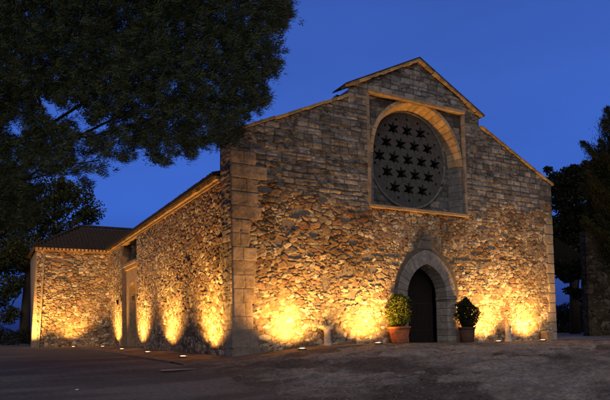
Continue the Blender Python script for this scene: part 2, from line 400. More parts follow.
# battered corner strip on its left
b=MB();z=-.4;hq=.42
while z<6.55:
    z1=min(z+hq*random.uniform(.8,1.2),6.6)
    def X(zz,w):return -4.96+(.40)*max(0,zz)/6.6+w
    k=random.uniform(.8,1.15)
    b.hexa([(X(z,0),23.0,z),(X(z,0),23.5,z),(X(z,.5),23.5,z),(X(z,.36+.1),22.62,z),(X(z1,0),23.0,z1-.012),(X(z1,0),23.5,z1-.012),(X(z1,.5),23.5,z1-.012),(X(z1,.36+.1),22.62,z1-.012)],(.36*k,.29*k,.20*k));z=z1
b.build('buttress',STONE,church)

# --- tiled roofs : rows of barrel tiles, surface relief of the roof part
def tiles(name,x0,x1,p_eave,p_ridge,axis,parent,clip=None,pitch=.24,rad=.085,cap=True):
    """ribs run from eave to ridge; axis 'x' : spaced along x ; p = (other coord,z)"""
    b=MB();n=int((x1-x0)/pitch)
    for k in range(n):
        c=x0+pitch*(k+.5)
        f=1.0 if clip is None else clip(c)
        if f<=.05:continue
        L=math.hypot(p_ridge[0]-p_eave[0],p_ridge[1]-p_eave[1])*f;m=max(2,int(L/.38))
        for q in range(m):
            t0=q/m*f;t1=(q+1)/m*f
            def P(t,dz,dx):
                a=p_eave[0]+(p_ridge[0]-p_eave[0])*t;z=p_eave[1]+(p_ridge[1]-p_eave[1])*t+dz
                return (c+dx,a,z) if axis=='x' else (a,c+dx,z)
            j=random.uniform(-.012,.012)
            V=[];A=6
            for (t,r,lift) in((t0,rad*1.12,.02),(t1,rad*.92,-.012)):
                for s in range(A+1):
                    an=PI*s/A;V.append(P(t,r*math.sin(an)+lift+j,r*math.cos(an)+j))
            Fs=[(s,s+1,A+2+s,A+1+s) for s in range(A)]
            b.add(V,Fs)
            b.add([V[s] for s in range(A+1)],[tuple(range(A+1))])
    # bed under the tiles
    def P2(c,p,dz):return (c,p[0],p[1]+dz) if axis=='x' else (p[0],c,p[1]+dz)
    if clip is None:
        q=[P2(x0,p_eave,0),P2(x1,p_eave,0),P2(x1,p_ridge,0),P2(x0,p_ridge,0)]
        b.add(q+[(v[0],v[1],v[2]-.08) for v in q],[(0,1,2,3),(7,6,5,4),(0,4,5,1),(1,5,6,2),(2,6,7,3),(3,7,4,0)])
    return b.build(name,TILE,parent)
xr=-1.5
tiles('roof',-4.75,3.6,(22.45,6.74),(25.6,8.75),'x',church,clip=lambda c:min(1,max(0,(c+4.85)/(xr+4.85))) if c<4 else 1)
b=MB();b.add([(-4.85,22.42,6.72),(4.5,22.42,6.72),(4.5,25.6,8.74),(xr,25.6,8.74),(-4.85,28.8,6.72),(1.5,28.8,6.72),(-4.85,22.42,6.66),(1.5,22.42,6.66),(-4.85,28.8,6.66)],[(0,1,2,3),(0,3,4),(3,2,5,4),(0,6,7,1),(0,4,8,6)])
b.tube([(-4.8,22.5,6.8),(xr,25.6,8.86)],.11,8);b.tube([(xr,25.6,8.86),(4.6,25.6,8.86)],.11,8);b.build('roof',TILE,church)
tiles('roof',22.5,28.8,(-4.82,6.74),(xr,8.72),'y',church,clip=lambda c:max(0,1-abs(c-25.6)/3.2))
# stone cornice along both eaves; transept's round tile ends coloured bright as if lit
b=MB()
x=-4.75
while x<0:
    w=.24;k=random.uniform(.8,1.2);b.lathe([(.0,0),(.085,.0),(.095,.11),(.0,.115)],(x+w/2,22.44,6.585),8,(.42*k,.28*k,.16*k));b.box((x+.05,22.46,6.60),(x+w-.05,22.74,6.70),(.34*k,.24*k,.15*k),.006);x+=w
b.box((-4.7,22.56,6.5),(.0,22.74,6.6),(.33,.24,.16));b.build('eave_cornice',ASHL,church)
b=MB();y=.92
while y<22.4:
    w=.45;k=random.uniform(.75,1.2);b.box((-.17+random.uniform(-.03,.02),y+.008,6.56),(.3,y+w-.008,6.68),(.34*k,.25*k,.16*k),.006);y+=w
b.box((-.06,.92,6.47),(.3,22.6,6.555),(.3,.22,.15));b.build('eave_cornice',ASHL,church)
tiles('roof',.95,23.0,(-.28,6.74),(5.3,9.0),'y',church,pitch=.26)
b=MB();b.box((W-5.1,.9,9.3),(W-5.0,24,9.4));b.add([(W+.25,.6,7.4),(W+.25,24,7.4),(12.6,24,10.0),(12.6,.95,10.0),(W+.25,.95,7.3),(12.6,.95,9.9)],[(0,1,2,3),(0,3,5,4)]);b.build('roof',TILE,church)
# nave roof : a low roof far behind and a short tiled one over the raised gable block
b=MB()
for q_ in(1,-1):
    xe=8.95+q_*3.93;ze=12.72-3.93*.49
    b.add([(xe,-.2,ze),(xe,0.85,ze),(8.95,0.85,12.72),(8.95,-.2,12.72),(xe,-.2,ze-.06),(xe,0.85,ze-.06),(8.95,0.85,12.66),(8.95,-.2,12.66)],[(0,1,2,3),(7,6,5,4),(0,3,7,4),(1,0,4,5),(2,1,5,6)])
b.build('gable_roof',TILE,church)
b=MB()
for q_ in(-1,1):
    xe=9.0+q_*3.8;b.add([(xe,1.5,9.9),(xe,24,9.9),(9.0,24,11.9),(9.0,1.5,11.9),(xe,1.5,9.8),(xe,24,9.8),(9.0,24,11.8),(9.0,1.5,11.8)],[(0,1,2,3),(7,6,5,4),(0,3,7,4),(1,0,4,5),(2,1,5,6)])
b.build('roof',TILE,church)
b=MB();b.box((5.26,.9,9.8),(12.58,1.2,10.75),(.24,.215,.19));b.build('gable_block',STONE,church)
# verge stones, lit from below
def verge(p,q,name,w=.34,h=.10,n=19,col=(.36,.27,.17)):
    b=MB();p=np.array(p);q=np.array(q)
    for k in range(n):
        a=p+(q-p)*(k+.012)/n;c=p+(q-p)*(k+.988)/n;kk=random.uniform(.55,1.2);jz=random.uniform(-.028,.022)
        b.beam(a+np.array([0,jz,jz]),c+np.array([0,jz,jz]),w,h,(0,0,1),tuple(np.array(col)*kk))
    b.build(name,ASHL,church,bevel=.008)
verge((-.12,.06,8.0),(5.2,.06,10.36),'verge_cornice')
verge((12.72,.06,10.30),(W+.15,.06,8.02),'verge_cornice')
verge((5.04,.02,10.70),(8.95,.02,12.61),'gable_cornice',w=.42,h=.11)
verge((8.95,.02,12.61),(12.80,.02,10.73),'gable_cornice',w=.42,h=.11)

# --- framed window
win=[];b=MB()
def mould(b,p,q,w,h,n,col=(.36,.26,.17),nrm=(0,0,1)):
    p=np.array(p,float);q=np.array(q,float)
    for k in range(n):
        a=p+(q-p)*(k+.008)/n;c=p+(q-p)*(k+.992)/n;kk=random.uniform(.8,1.2)
        b.beam(a,c,w,h,nrm,tuple(np.array(col)*kk))
mould(b,(WX0-.06,-.01,WZ1+.06),(WX1+.06,-.01,WZ1+.06),.30,.13,9)
b.build('window_hood',ASHL,church,bevel=.01)
b=MB();mould(b,(WX0-.04,.0,WZ0),(WX0-.04,.0,WZ1),.14,.14,9,(.27,.22,.18),(0,1,0));b.build('window_frame',ASHL,church,bevel=.01);b=MB();mould(b,(WX1+.04,.0,WZ0),(WX1+.04,.0,WZ1),.14,.14,9,(.27,.22,.18),(0,1,0));b.build('window_frame',ASHL,church,bevel=.01)
b=MB();mould(b,(WX0-.08,-.02,WZ0-.05),(WX1+.08,-.02,WZ0-.05),.34,.11,7,(.38,.27,.17));b.build('window_sill',ASHL,church,bevel=.01)
rose=bpy.data.objects.new('rose_window',bpy.data.meshes.new('rose_window'));bpy.data.objects.remove(rose)
# spandrel panel (ashlar) between frame and arch
us=np.linspace(WX0,WX1,200);vs=np.linspace(WZ0,WZ1,176)
def spk(u,v): return ~((np.hypot(u-WCX,v-WCZ)<2.5)&(v>WCZ)|(np.abs(u-WCX)<2.5)&(v<=WCZ)&(v>6.04))
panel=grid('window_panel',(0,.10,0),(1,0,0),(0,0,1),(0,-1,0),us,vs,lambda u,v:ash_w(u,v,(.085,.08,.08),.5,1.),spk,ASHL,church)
# archivolt of voussoirs, splayed inward
b=MB();n=23
for k in range(n):
    a0=PI*(k+.02)/n;a1=PI*(k+.98)/n;kk=random.uniform(.8,1.15);V=[]
    def pt(r,a,y):return (WCX+r*math.cos(a),y,WCZ+r*math.sin(a))
    j=random.uniform(-.01,.01)
    for (ro,ri,y) in((2.64,2.47,.02+j),(2.64,2.27,.66)):
        V+= [pt(ri,a0,y),pt(ri,a1,y),pt(ro,a1,y),pt(ro,a0,y)]
    b.hexa(V,(.40*kk,.29*kk,.18*kk))
b.build('window_arch',ASHL,church,bevel=.012)
b=MB()
for s in(-1,1):
    z=6.03
    while z<WCZ-.02:
        z1=min(z+random.uniform(.26,.36),WCZ-.0);kk=random.uniform(.8,1.15);c=(.17*kk,.165*kk,.17*kk)
        V=[(WCX+s*2.47,.06,z),(WCX+s*2.64,.06,z),(WCX+s*2.64,.66,z),(WCX+s*2.27,.66,z)];V+=[(x,y,z1-.008) for x,y,_ in V]
        if s<0:V=[V[i] for i in(3,2,1,0,7,6,5,4)]
        b.hexa(V,c);z=z1
b.box((WCX-2.5,.05,5.98),(WCX+2.5,.7,6.05),(.16,.155,.16));b.build('window_jamb',ASHL,church,bevel=.01)
# tracery : disc pierced by nineteen six-pointed stars and small eyes
TX,TZ,TY=8.77,8.32,.58
def star(cx,cz,R,rot=0,ri=.38):
    return [(cx+(R if k%2==0 else R*ri)*math.cos(PI*k/6+rot),cz+(R if k%2==0 else R*ri)*math.sin(PI*k/6+rot)) for k in range(12)]
holes=[];small=[]
DX,DZ=.79,.655
for r in(-2,-1,0,1,2):
    nn=5-abs(r)
    for k in range(nn):holes.append(star(TX+(k-(nn-1)/2)*DX,TZ+r*DZ,.37,PI/2+random.uniform(-.12,.12),.43))
for k in range(12):
    a=PI/6*k+PI/12*0
    rr=1.86 if k%2 else 2.0
    small.append((TX+rr*math.cos(a)*1.0,TZ+rr*math.sin(a)*.98))
small=[p for k,p in enumerate(small) if k%2]
for k in range(6):
    a=PI/3*k+PI/6
    for d in(-.33,.33):small.append((TX+1.88*math.cos(a+d),TZ+1.84*math.sin(a+d)))
    
sm=[[(x+.065*math.cos(t*PI/4),z+.065*math.sin(t*PI/4)) for t in range(8)] for x,z in small]
# gentle ribs round each star
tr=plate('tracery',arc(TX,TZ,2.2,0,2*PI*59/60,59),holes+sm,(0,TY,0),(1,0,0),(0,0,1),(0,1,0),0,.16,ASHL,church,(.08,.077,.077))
b=MB()
for (cx,cz) in [(h[0][0],0) for h in []]:pass
pts=[(TX+2.17*math.cos(2*PI*k/64),TY,TZ+2.17*math.sin(2*PI*k/64)) for k in range(65)]
b.tube(pts,.06,8,(.15,.145,.145))
for r in(-2,-1,0,1,2):
    nn=5-abs(r)
    for k in range(nn):
        cx,cz=TX+(k-(nn-1)/2)*DX,TZ+r*DZ
        b.tube([(cx+.36*math.cos(2*PI*t/24),TY+.004,cz+.33*math.sin(2*PI*t/24)) for t in range(25)],.014,5,(.13,.125,.125))
b.build('moulding',ASHL,tr,True)
# window back panel behind disc
disc_hole=[arc(TX,TZ,2.1,0,2*PI*59/60,59)]
us=np.linspace(WCX-2.45,WCX+2.45,150);vs=np.linspace(6.0,10.55,150)
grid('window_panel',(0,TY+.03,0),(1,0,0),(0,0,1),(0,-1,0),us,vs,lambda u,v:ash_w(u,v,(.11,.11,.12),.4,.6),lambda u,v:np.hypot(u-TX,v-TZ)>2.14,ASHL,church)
b=MB();b.box((6.0,1.6,5.7),(11.7,1.7,10.9));b.build('interior_shade',DARK,church)  # dark sheet standing for the unlit space behind the star holes

# --- portal
por=MB();kk=1
def inner(hw,sp,ap,n):return gothic(PC,hw,sp,ap,n)
N=9
A_in=gothic(PC,1.13,2.2,3.62,N);A_out=gothic(PC,1.66,2.2,4.26,N);A_bk=gothic(PC,1.04,2.2,3.5,N);A_ob=gothic(PC,1.66,2.2,4.26,N)
b=MB()
for k in range(2*N):
    kk=random.uniform(.85,1.15);c=(.27*kk,.25*kk,.235*kk)
    def L(A,t,y):
        p=A[k];q=A[k+1];return (p[0]+(q[0]-p[0])*t,y,p[1]+(q[1]-p[1])*t)
    b.hexa([L(A_in,.02,-.07),L(A_in,.98,-.07),L(A_out,.98,-.07),L(A_out,.02,-.07),L(A_bk,.02,.55),L(A_bk,.98,.55),L(A_ob,.98,.3),L(A_ob,.02,.3)],c)
b.build('portal_arch',ASHL,church,bevel=.02)
# hood mould outside, with finial block
A1=gothic(PC,1.66,2.2,4.27,N*2);A2=gothic(PC,1.84,2.2,4.52,N*2)
b=MB()
for k in range(4*N):
    def L2(A,t,y):
        p=A[k];q=A[k+1];return (p[0]+(q[0]-p[0])*t,y,p[1]+(q[1]-p[1])*t)
    b.hexa([L2(A1,0,-.05),L2(A1,1,-.05),L2(A2,1,-.05),L2(A2,0,-.05),L2(A1,0,.2),L2(A1,1,.2),L2(A2,1,.2),L2(A2,0,.2)],(.12,.108,.10))
b.build('hood_mould',ASHL,church)
b=MB();b.hexa([(PC-.52,-.10,4.26),(PC+.52,-.10,4.26),(PC+.52,.05,4.26),(PC-.52,.05,4.26),(PC-.34,-.10,4.66),(PC+.34,-.10,4.66),(PC+.34,.05,4.66),(PC-.34,.05,4.66)],(.15,.135,.12))
b.hexa([(PC-.28,-.09,4.664),(PC+.26,-.09,4.664),(PC+.26,.05,4.664),(PC-.28,.05,4.664),(PC-.12,-.08,4.86),(PC+.12,-.08,4.86),(PC+.12,.05,4.86),(PC-.12,.05,4.86)],(.14,.125,.115));b.build('finial',ASHL,church,bevel=.04)
for s in(-1,1):
    b=MB();z=-.3
    while z<2.06:
        z1=min(z+random.uniform(.24,.34),2.08)
        kk=random.uniform(.8,1.15);c=(.28*kk,.255*kk,.235*kk)
        xs=(1.13,1.66+random.choice([0,0,.12]))
        V=[(PC+s*xs[0],-.07,z),(PC+s*xs[1],-.07,z),(PC+s*xs[1],.55,z),(PC+s*1.04,.55,z)];V+=[(x,y,z1-.012) for x,y,_ in V]
        if s<0:V=[V[i] for i in(3,2,1,0,7,6,5,4)]
        b.hexa(V,c);z=z1
    jb=b.build('portal_jamb',ASHL,church,bevel=.015)
    b=MB();V=[(PC+s*1.08,-.11,2.08),(PC+s*1.72,-.11,2.08),(PC+s*1.72,.55,2.08),(PC+s*1.0,.55,2.08)];V+=[(x,y,2.195) for x,y,_ in V]
    if s<0:V=[V[i] for i in(3,2,1,0,7,6,5,4)]
    b.hexa(V,(.22,.2,.185));b.build('impost',ASHL,jb,bevel=.02)
door=MB()
for k in range(9):
    x0=PC-1.05+k*.2333;door.box((x0+.004,.80,.05),(x0+.229,.86,3.7))
dr=door.build('door',WOOD,church)
b=MB();
for z in(.7,1.9):b.box((PC-1,.785,z),(PC+1,.799,z+.07))
b.tube([(PC+.1,.79,1.2),(PC+.1,.74,1.15),(PC+.1,.79,1.08)],.012,6);b.build('door_iron',METAL,dr)
b=MB();b.box((PC-1.6,-.25,-.4),(PC+1.6,.8,.15),(.25,.22,.2));b.build('door_step',ASHL,church,bevel=.02)

# --- side portal in the recess
y0,y1=14.9,17.3
b=MB();c=(.40,.29,.18)
b.box((.12,16.85,-.4),(.62,y1+.3,4.75),c);b.box((.12,14.75,-.4),(.62,15.15,4.75),c)
# arch head
for k in range(10):
    a0=PI*k/10;a1=PI*(k+1)/10;cy,r=16.0,.85
    def q(a,rr,x):return (x,cy+rr*math.cos(a),3.1+rr*math.sin(a))
    zt=4.75
    V=[q(a0,r,.12),q(a1,r,.12),(.12,cy+r*math.cos(a1),zt),(.12,cy+r*math.cos(a0),zt)]
    V+=[(.62,v[1],v[2]) for v in V];b.hexa(V,c)
sp=b.build('side_portal',ASHL,church)
b=MB();b.box((-.02,14.6,4.75),(.6,17.45,4.95),c);b.box((-.12,14.45,4.953),(.6,17.6,5.12),c);b.box((-.05,14.6,5.123),(.6,17.5,5.22),c);b.build('cornice',ASHL,sp,bevel=.02)
b=MB();b.box((.66,15.1,-.2),(.7,16.9,4.3));b.build('side_door',WOOD,sp)
# far return face of the recess
b=MB();b.box((0.01,18.40,-.4),(.5,18.43,6.5),(.3,.22,.15));b.build('recess_return',STONE,church)

# --- cornerstone blocks at the base
b=MB();b.box((-.07,-.10,-.4),(.62,.55,.30),(.30,.255,.22),.008);b.box((.635,-.09,-.4),(1.32,.3,.34),(.28,.24,.21),.008);b.box((-.05,-.08,.31),(.98,.6,.98),(.32,.27,.225),.008)
b.build('corner_block',ASHL,church,bevel=.03)

# ============================================================ wall lanterns by the side door
def lantern(loc,label):
    t=empty('wall_lantern',loc,label,'lantern','wall lanterns beside the side doorway')
    b=MB();b.beam((0,0,.2),(-.22,0,.2),.03,.03);b.box((-.02,-.06,.05),(0,.06,.28));b.build('bracket',METAL,t)
    b=MB();b.lathe([(.0,.16),(.09,.12),(.1,.10)],(-.22,0,0),8);b.build('cap',METAL,t)
    b=MB();b.lathe([(.085,.1),(.05,-.14)],(-.22,0,0),6);b.build('lantern_glass',METAL,t)
lantern((-.03,18.5,2.85),'small dark iron lantern on the wall left of the side doorway')
lantern((-.03,14.1,2.85),'small dark iron lantern on the wall right of the side doorway')

# ============================================================ ground
def noncoord(a,b,step,far):
    c=list(np.arange(a,b,step));g=step;x=c[-1]
    hi=[];
    while x<far:g*=1.35;x+=g;hi.append(x)
    g=step;x=c[0];lo=[]
    while x>-far:g*=1.35;x-=g;lo.append(x)
    return np.array(lo[::-1]+c+hi)
gx=noncoord(-14,26,.10,2500);gy=noncoord(-18.0,0,.075,2500)
X,Y=np.meshgrid(gx,gy,indexing='ij')
Z=hgt(X,Y)+dirt_d(X,Y)
inside=(X>.1)&(X<W)&(Y>.1)&(Y<24)
Z=np.where(X<-2.2,Z-.03,Z)
n1=fbm(X*.5,Y*.5,201);n2=fbm(X*1.8,Y*3,205);n3=fbm(X*7,Y*7,209)
c=np.array([.24,.215,.21])*np.ones(X.shape+(1,))*(.5+1.*n3)[...,None]
c=mixc(c,np.array([.40,.365,.35]),ss(.5,.66,n2)*.75)
c=mixc(c,np.array([.09,.072,.068]),ss(.5,.66,n1)*.75)
# bedrock showing through in ledges
led=ss(.56,.63,fbm(X*.55+3,Y*1.1,230))*ss(-2,0,X)*(1-ss(-3.2,-2.4,Y));c=mixc(c,np.array([.46,.42,.40])*(np.ones(X.shape)*(.6+.8*fbm(X*3,Y*5,231)))[...,None],led*.65);Z=Z+led*.05
# pale worn track crossing in front
td=np.abs((Y+6.6)-(X-4.0)*.50+(fbm(X*.4,Y*.4,220)-.5)*1.2)
c=mixc(c,np.array([.40,.36,.34]),(1-ss(.25,.75,td))*ss(2,5,X)*.8)
c=mixc(c,np.array([.05,.048,.045]),np.clip(ss(24,40,Y)+ss(28,40,X)+ss(25,60,-Y)+ss(20,50,-X),0,1)*.8)
nu,nv=X.shape;idx=np.arange(nu*nv).reshape(nu,nv)
Q=np.stack([idx[:-1,:-1].ravel(),idx[1:,:-1].ravel(),idx[1:,1:].ravel(),idx[:-1,1:].ravel()],1)
P=np.stack([X,Y,Z],-1).reshape(-1,3)
tag(mesh_obj('ground',P,Q,DIRT,None,c.reshape(-1,3)*np.array([.88,.86,.84]),True),kind='structure',label='bare trodden earth with stones in front of the church')
# asphalt sheet
yy=np.concatenate([np.linspace(-60,-20,20),np.arange(-19.8,24,.12),np.linspace(24.2,45,30)])
tt=np.concatenate([[0],np.geomspace(.05,60,120)])
Yr,Tr=np.meshgrid(yy,tt,indexing='ij')
xb=np.interp(yy,[-60,-14,-9.5,-7,-4,-1.5,0,20,45],[-4.5,-3.6,-2.65,-2.25,-2.0,-2.25,-2.45,-2.6,-2.7])+(fbm(yy*1.3,yy*0,301)-.5)*.35*(yy<-1.5)+(fbm(yy*6,yy*0,303)-.5)*.12*(yy<-1.5)
Xr=xb[:,None]-Tr
Zr=hgt(Xr,Yr)+.012+(fbm(Xr*.35,Yr*.35,310)-.5)*.05*ss(0,1,Tr)-.0
c=np.array([.095,.094,.098])*np.ones(Xr.shape+(1,))*(.75+.5*fbm(Xr*.7,Yr*.7,312))[...,None]
c=mixc(c,np.array([.20,.197,.20]),ss(.5,.7,fbm(Xr*.25,Yr*.9,315))*.6)
nu,nv=Xr.shape;idx=np.arange(nu*nv).reshape(nu,nv)
Q=np.stack([idx[:-1,:-1].ravel(),idx[:-1,1:].ravel(),idx[1:,1:].ravel(),idx[1:,:-1].ravel()],1)
tag(mesh_obj('road',np.stack([Xr,Yr,Zr],-1).reshape(-1,3),Q,ASPH,None,c.reshape(-1,3),True),kind='structure',label='worn grey asphalt beside the church')
# pavement along the side wall and the facade
def strip(name,U,V,fx,fy,kerb):
    Ug,Vg=np.meshgrid(U,V,indexing='ij');x=fx(Ug,Vg);y=fy(Ug,Vg);z=hgt(x,y)+.035+(fbm(x*2,y*2,404)-.5)*.04
    z=np.where(Vg>=V[-1]-1e-6,z-.09,z)
    br=hsh(np.floor(Ug/.42),np.floor(Vg/.42),401)
    e=np.minimum(np.minimum(Ug/.42%1,1-Ug/.42%1),np.minimum(Vg/.42%1,1-Vg/.42%1))
    c=np.array([.155,.115,.098])*np.ones(x.shape+(1,))*(.6+.8*fbm(x*3,y*3,403))[...,None]*(.75+.5*br)[...,None]*(.6+.4*ss(.01,.06,e))[...,None]
    c=mixc(c,np.array([.15,.125,.115])*np.ones(c.shape),ss(kerb-.16,kerb-.15,Vg))
    nu,nv=x.shape;idx=np.arange(nu*nv).reshape(nu,nv)
    Q=np.stack([idx[:-1,:-1].ravel(),idx[1:,:-1].ravel(),idx[1:,1:].ravel(),idx[:-1,1:].ravel()],1)
    return x,y,z,c,Q
parts=[];off=0;PV=[];PQ=[];PCc=[]
V=np.concatenate([np.linspace(0,1.55,30),[1.551,1.57]])
def wav(u):return (fbm(u*.8,u*0,411)-.5)*.10
for U,fx,fy,flip in((np.arange(-2.27,W+1.4,.07),lambda u,v:u,lambda u,v:-v*(1+wav(u)),True),(np.arange(0,22.7,.07),lambda u,v:-v*1.45,lambda u,v:u,False)):
    x,y,z,c,Q=strip('p',U,V,fx,fy,1.55)
    PV.append(np.stack([x,y,z],-1).reshape(-1,3));PCc.append(c.reshape(-1,3));PQ.append((Q[:,::-1] if flip else Q)+off);off+=x.size
U=np.arange(-2.28,-1.5,.07);Vs=np.linspace(0,1.57,30)
tag(mesh_obj('pavement',np.concatenate(PV),np.concatenate(PQ),PAVE,None,np.concatenate(PCc),True),kind='structure',label='reddish paved strip with pale kerb round the church')
# transept apron
b=MB();b.box((-7.5,20.4,-.3),(-.02,22.7,float(hgt(-3,21.5))+.05),(.2,.13,.1));tag(b.build('pavement',PAVE),kind='structure')

# ============================================================ loose stones
def rock(r,seed,fl=.55):
    bm=bmesh.new();bmesh.ops.create_icosphere(bm,subdivisions=2,radius=r)
    rr=random.Random(seed);ax=[rr.uniform(.7,1.25),rr.uniform(.6,1.1),fl*rr.uniform(.7,1.2)]
    o=rr.random()*50
    for v in bm.verts:
        n=fbm(np.array([v.co.x/r*1.3+o]),np.array([v.co.y/r*1.3+v.co.z/r*2+o]),seed,3)[0]
        v.co*= .75+.5*n
        v.co.x*=ax[0];v.co.y*=ax[1];v.co.z*=ax[2]
    me=bpy.data.meshes.new('loose_stone');bm.to_mesh(me);bm.free()
    k=rr.uniform(.6,1.2);a=me.color_attributes.new('Col','FLOAT_COLOR','POINT')
    for d in a.data:d.color=(.26*k,.225*k,.205*k,1)
    me.materials.append(DIRT);return me
rocks=[rock(1,s) for s in range(8)]
def gpt(px,py):
    d=fw+r2*(px-305)/F-u2*(py-200-SH)/F;t=5.
    while t<60:
        q=CAM+d*t
        if q[2]<hgt(q[0],q[1]):return q
        t+=.05
    return CAM+d*60
spots=[(258,377,.10),(268,380,.14),(283,381,.12),(297,379,.12),(345,381,.16),(352,376,.13),(388,374,.17),(401,378,.12),(420,376,.14),(432,381,.2),(447,383,.13),(462,381,.12),(333,370,.12),(372,383,.12),(505,369,.15),(523,377,.12),(548,381,.13),(569,373,.14),(590,379,.16),(600,385,.12),(318,388,.08),(410,371,.12),(476,370,.1),(240,376,.08)]
spots.sort()
ORD='first second third fourth fifth sixth seventh eighth ninth tenth eleventh twelfth thirteenth fourteenth fifteenth sixteenth seventeenth eighteenth nineteenth twentieth twenty-first twenty-second twenty-third twenty-fourth'.split()
for k,(px,py,r) in enumerate(spots):
    q=gpt(px,py);o=bpy.data.objects.new('loose_stone',rocks[k%8]);COL.objects.link(o)
    z=float(hgt(q[0],q[1])+dirt_d(q[0],q[1]));o.location=(q[0],q[1],z+.01*r);o.scale=(r*1.3,r*1.1,r*.6);o.rotation_euler=(0,0,random.random()*6)
    tag(o,('broad' if r>.15 else 'small' if r<.115 else 'middling')+' rough grey stone sunk in the earth, '+ORD[k]+' from the left','stone','loose stones on the earth')
q=gpt(77,391);o=bpy.data.objects.new('pebble',rocks[3].copy());COL.objects.link(o);o.data.name='pebble'
for d in o.data.color_attributes[0].data:d.color=(.7,.7,.7,1)
o.location=(q[0],q[1],float(hgt(q[0],q[1]))+.03);o.scale=(.06,.045,.035);tag(o,'small white pebble lying alone on the dark asphalt','pebble')
# gravel
b=MB();me=[]
for k in range(2600):
    px=random.uniform(235,640);py=random.uniform(352,405) if k%3 else random.uniform(372,392)
    q=gpt(px,py)
    if q[0]<-2.0 or q[1]>-1.75 :continue
    r=random.uniform(.008,.028);z=float(hgt(q[0],q[1])+dirt_d(q[0],q[1]));kk=random.uniform(.5,1.3)
    V=[(q[0]+r*random.uniform(.6,1.3)*math.cos(a),q[1]+r*random.uniform(.6,1.3)*math.sin(a),z-.005) for a in(0,1.25,2.5,3.8,5)]
    V+=[(q[0]+(v[0]-q[0])*.55,q[1]+(v[1]-q[1])*.55,z+r*.6) for v in V]
    b.add(V,[(0,1,6,5),(1,2,7,6),(2,3,8,7),(3,4,9,8),(4,0,5,9),(5,6,7,8,9)],(.24*kk,.20*kk,.185*kk))
tag(b.build('gravel',DIRT),'fine loose gravel scattered on the bare earth','gravel',kind='stuff')
# manhole cover
q=gpt(178,370);t=empty('manhole_cover',(q[0],q[1],float(hgt(q[0],q[1]))-.012),'pale rectangular drain cover set in the asphalt near the church corner','drain cover')
b=MB();b.box((-.55,-.4,-.02),(.55,.4,.03));b.build('cover_frame',METAL,t,bevel=.01)
b=MB();b.box((-.48,-.33,.031),(.48,.33,.036),(.2,.2,.2));b.build('cover_plate',mat('concrete',(.32,.31,.30)),t,bevel=.005)

# ============================================================ uplights
def uplight(x,y,aim,label,E,ang=95,blend=.9,grp='ground spotlights washing the church walls'):
    z=float(hgt(x,y))+.06
    if y>20.4 and x<0:z=float(hgt(-3,21.5))+.055
    t=empty('ground_spotlight',(x,y,z),label,'spotlight',grp)
    b=MB();b.lathe([(.0,-.10),(.13,-.1),(.17,.0),(.17,.03),(.15,.038),(.118,.03),(.115,.02)],(0,0,0),24);b.build('housing',STEEL,t,True)
    b=MB();b.lathe([(.115,.02),(.10,.036),(.06,.046),(.001,.05)],(0,0,0),24);b.build('lens',LENS,t,True)
    ld=bpy.data.lights.new('spot','SPOT');ld.energy=E;ld.color=(1,.47,.095);ld.spot_size=math.radians(ang);ld.spot_blend=blend;ld.shadow_soft_size=.06
    lo=bpy.data.objects.new('lamp',ld);COL.objects.link(lo);lo.parent=t;lo.location=(0,0,.13)
    d=Vector(aim)-Vector((x,y,z+.1));lo.rotation_euler=d.to_track_quat('-Z','Y').to_euler()
for (x,y,l,E) in((2.17,-1.12,'lit ground spotlight below the facade nearest its left corner',1),(5.54,-1.12,'lit ground spotlight in front of the potted bush left of the door',1),(12.2,-1.12,'lit ground spotlight right of the door and the dark potted bush',1),(15.2,-1.12,'lit ground spotlight nearest the right end of the facade',1)):
    uplight(x,y,(x+.15,-.0,2.7),l,1400*E,136,1)
for (x,y,l,E,tx) in((-1.22,1.9,'lit ground spotlight by the side wall nearest the front corner',1,0),(-1.15,7.4,'lit ground spotlight by the side wall, second from the front corner',1,0),(-1.15,13.0,'lit ground spotlight just right of the side doorway',1,0),(-1.0,19.6,'lit ground spotlight between the side doorway and the transept',1,0)):
    uplight(x,y,(0,y-.1,3.4),l,1900*E,128,1)
uplight(-2.55,21.4,(-2.6,22.7,3.6),'lit ground spotlight in front of the transept wall',1250,112,1)
uplight(-5.75,21.6,(-4.8,23.0,2.2),'lit ground spotlight beyond the left corner of the transept',3200,80,1)

# ============================================================ stone posts
def post(x,y,h,w,label,kind):
    z=float(hgt(x,y))+.05;t=empty('stone_post',(x,y,z-.02),label,'stone post')
    b=MB();b.lathe([(w*.62,0),(w*.6,.05),(w*.5,.09),(w*.46,h*.55),(w*.48,h*.8)],(0,0,0),12,(.60,.53,.43));b.build('shaft',ASHL,t)
    b=MB()
    if kind:
        b.hexa([(-w*.5,-w*.5,h*.8),(w*.5,-w*.5,h*.8),(w*.5,w*.5,h*.8),(-w*.5,w*.5,h*.8),(-w*1.0,-w*.6,h*.93),(w*.85,-w*.6,h*.9),(w*.85,w*.6,h*.9),(-w*1.0,w*.6,h*.93)],(.62,.54,.44))
        b.hexa([(-w*1.0,-w*.6,h*.932),(w*.85,-w*.6,h*.902),(w*.85,w*.6,h*.902),(-w*1.0,w*.6,h*.932),(-w*.98,-w*.55,h*1.0),(w*.5,-w*.55,h*.98),(w*.5,w*.55,h*.98),(-w*.98,w*.55,h*1.0)],(.62,.54,.44))
    else:
        b.lathe([(w*.48,h*.8),(w*.54,h*.86),(w*.52,h*.98),(.001,h)],(0,0,0),12,(.40,.33,.26))
    b.build('capital',ASHL,t,bevel=.015)
post(3.7,-.38,.76,.27,'weathered stone post with flared top by the facade left of the door',1)
post(13.66,-.42,.77,.28,'plain round stone post by the facade right of the door',0)
z=float(hgt(16.5,-.3));t=MB((16.55,-.32,z));t.box((16.30,-.52,z),(16.82,-.12,z+.50),(.38,.27,.18),.03)
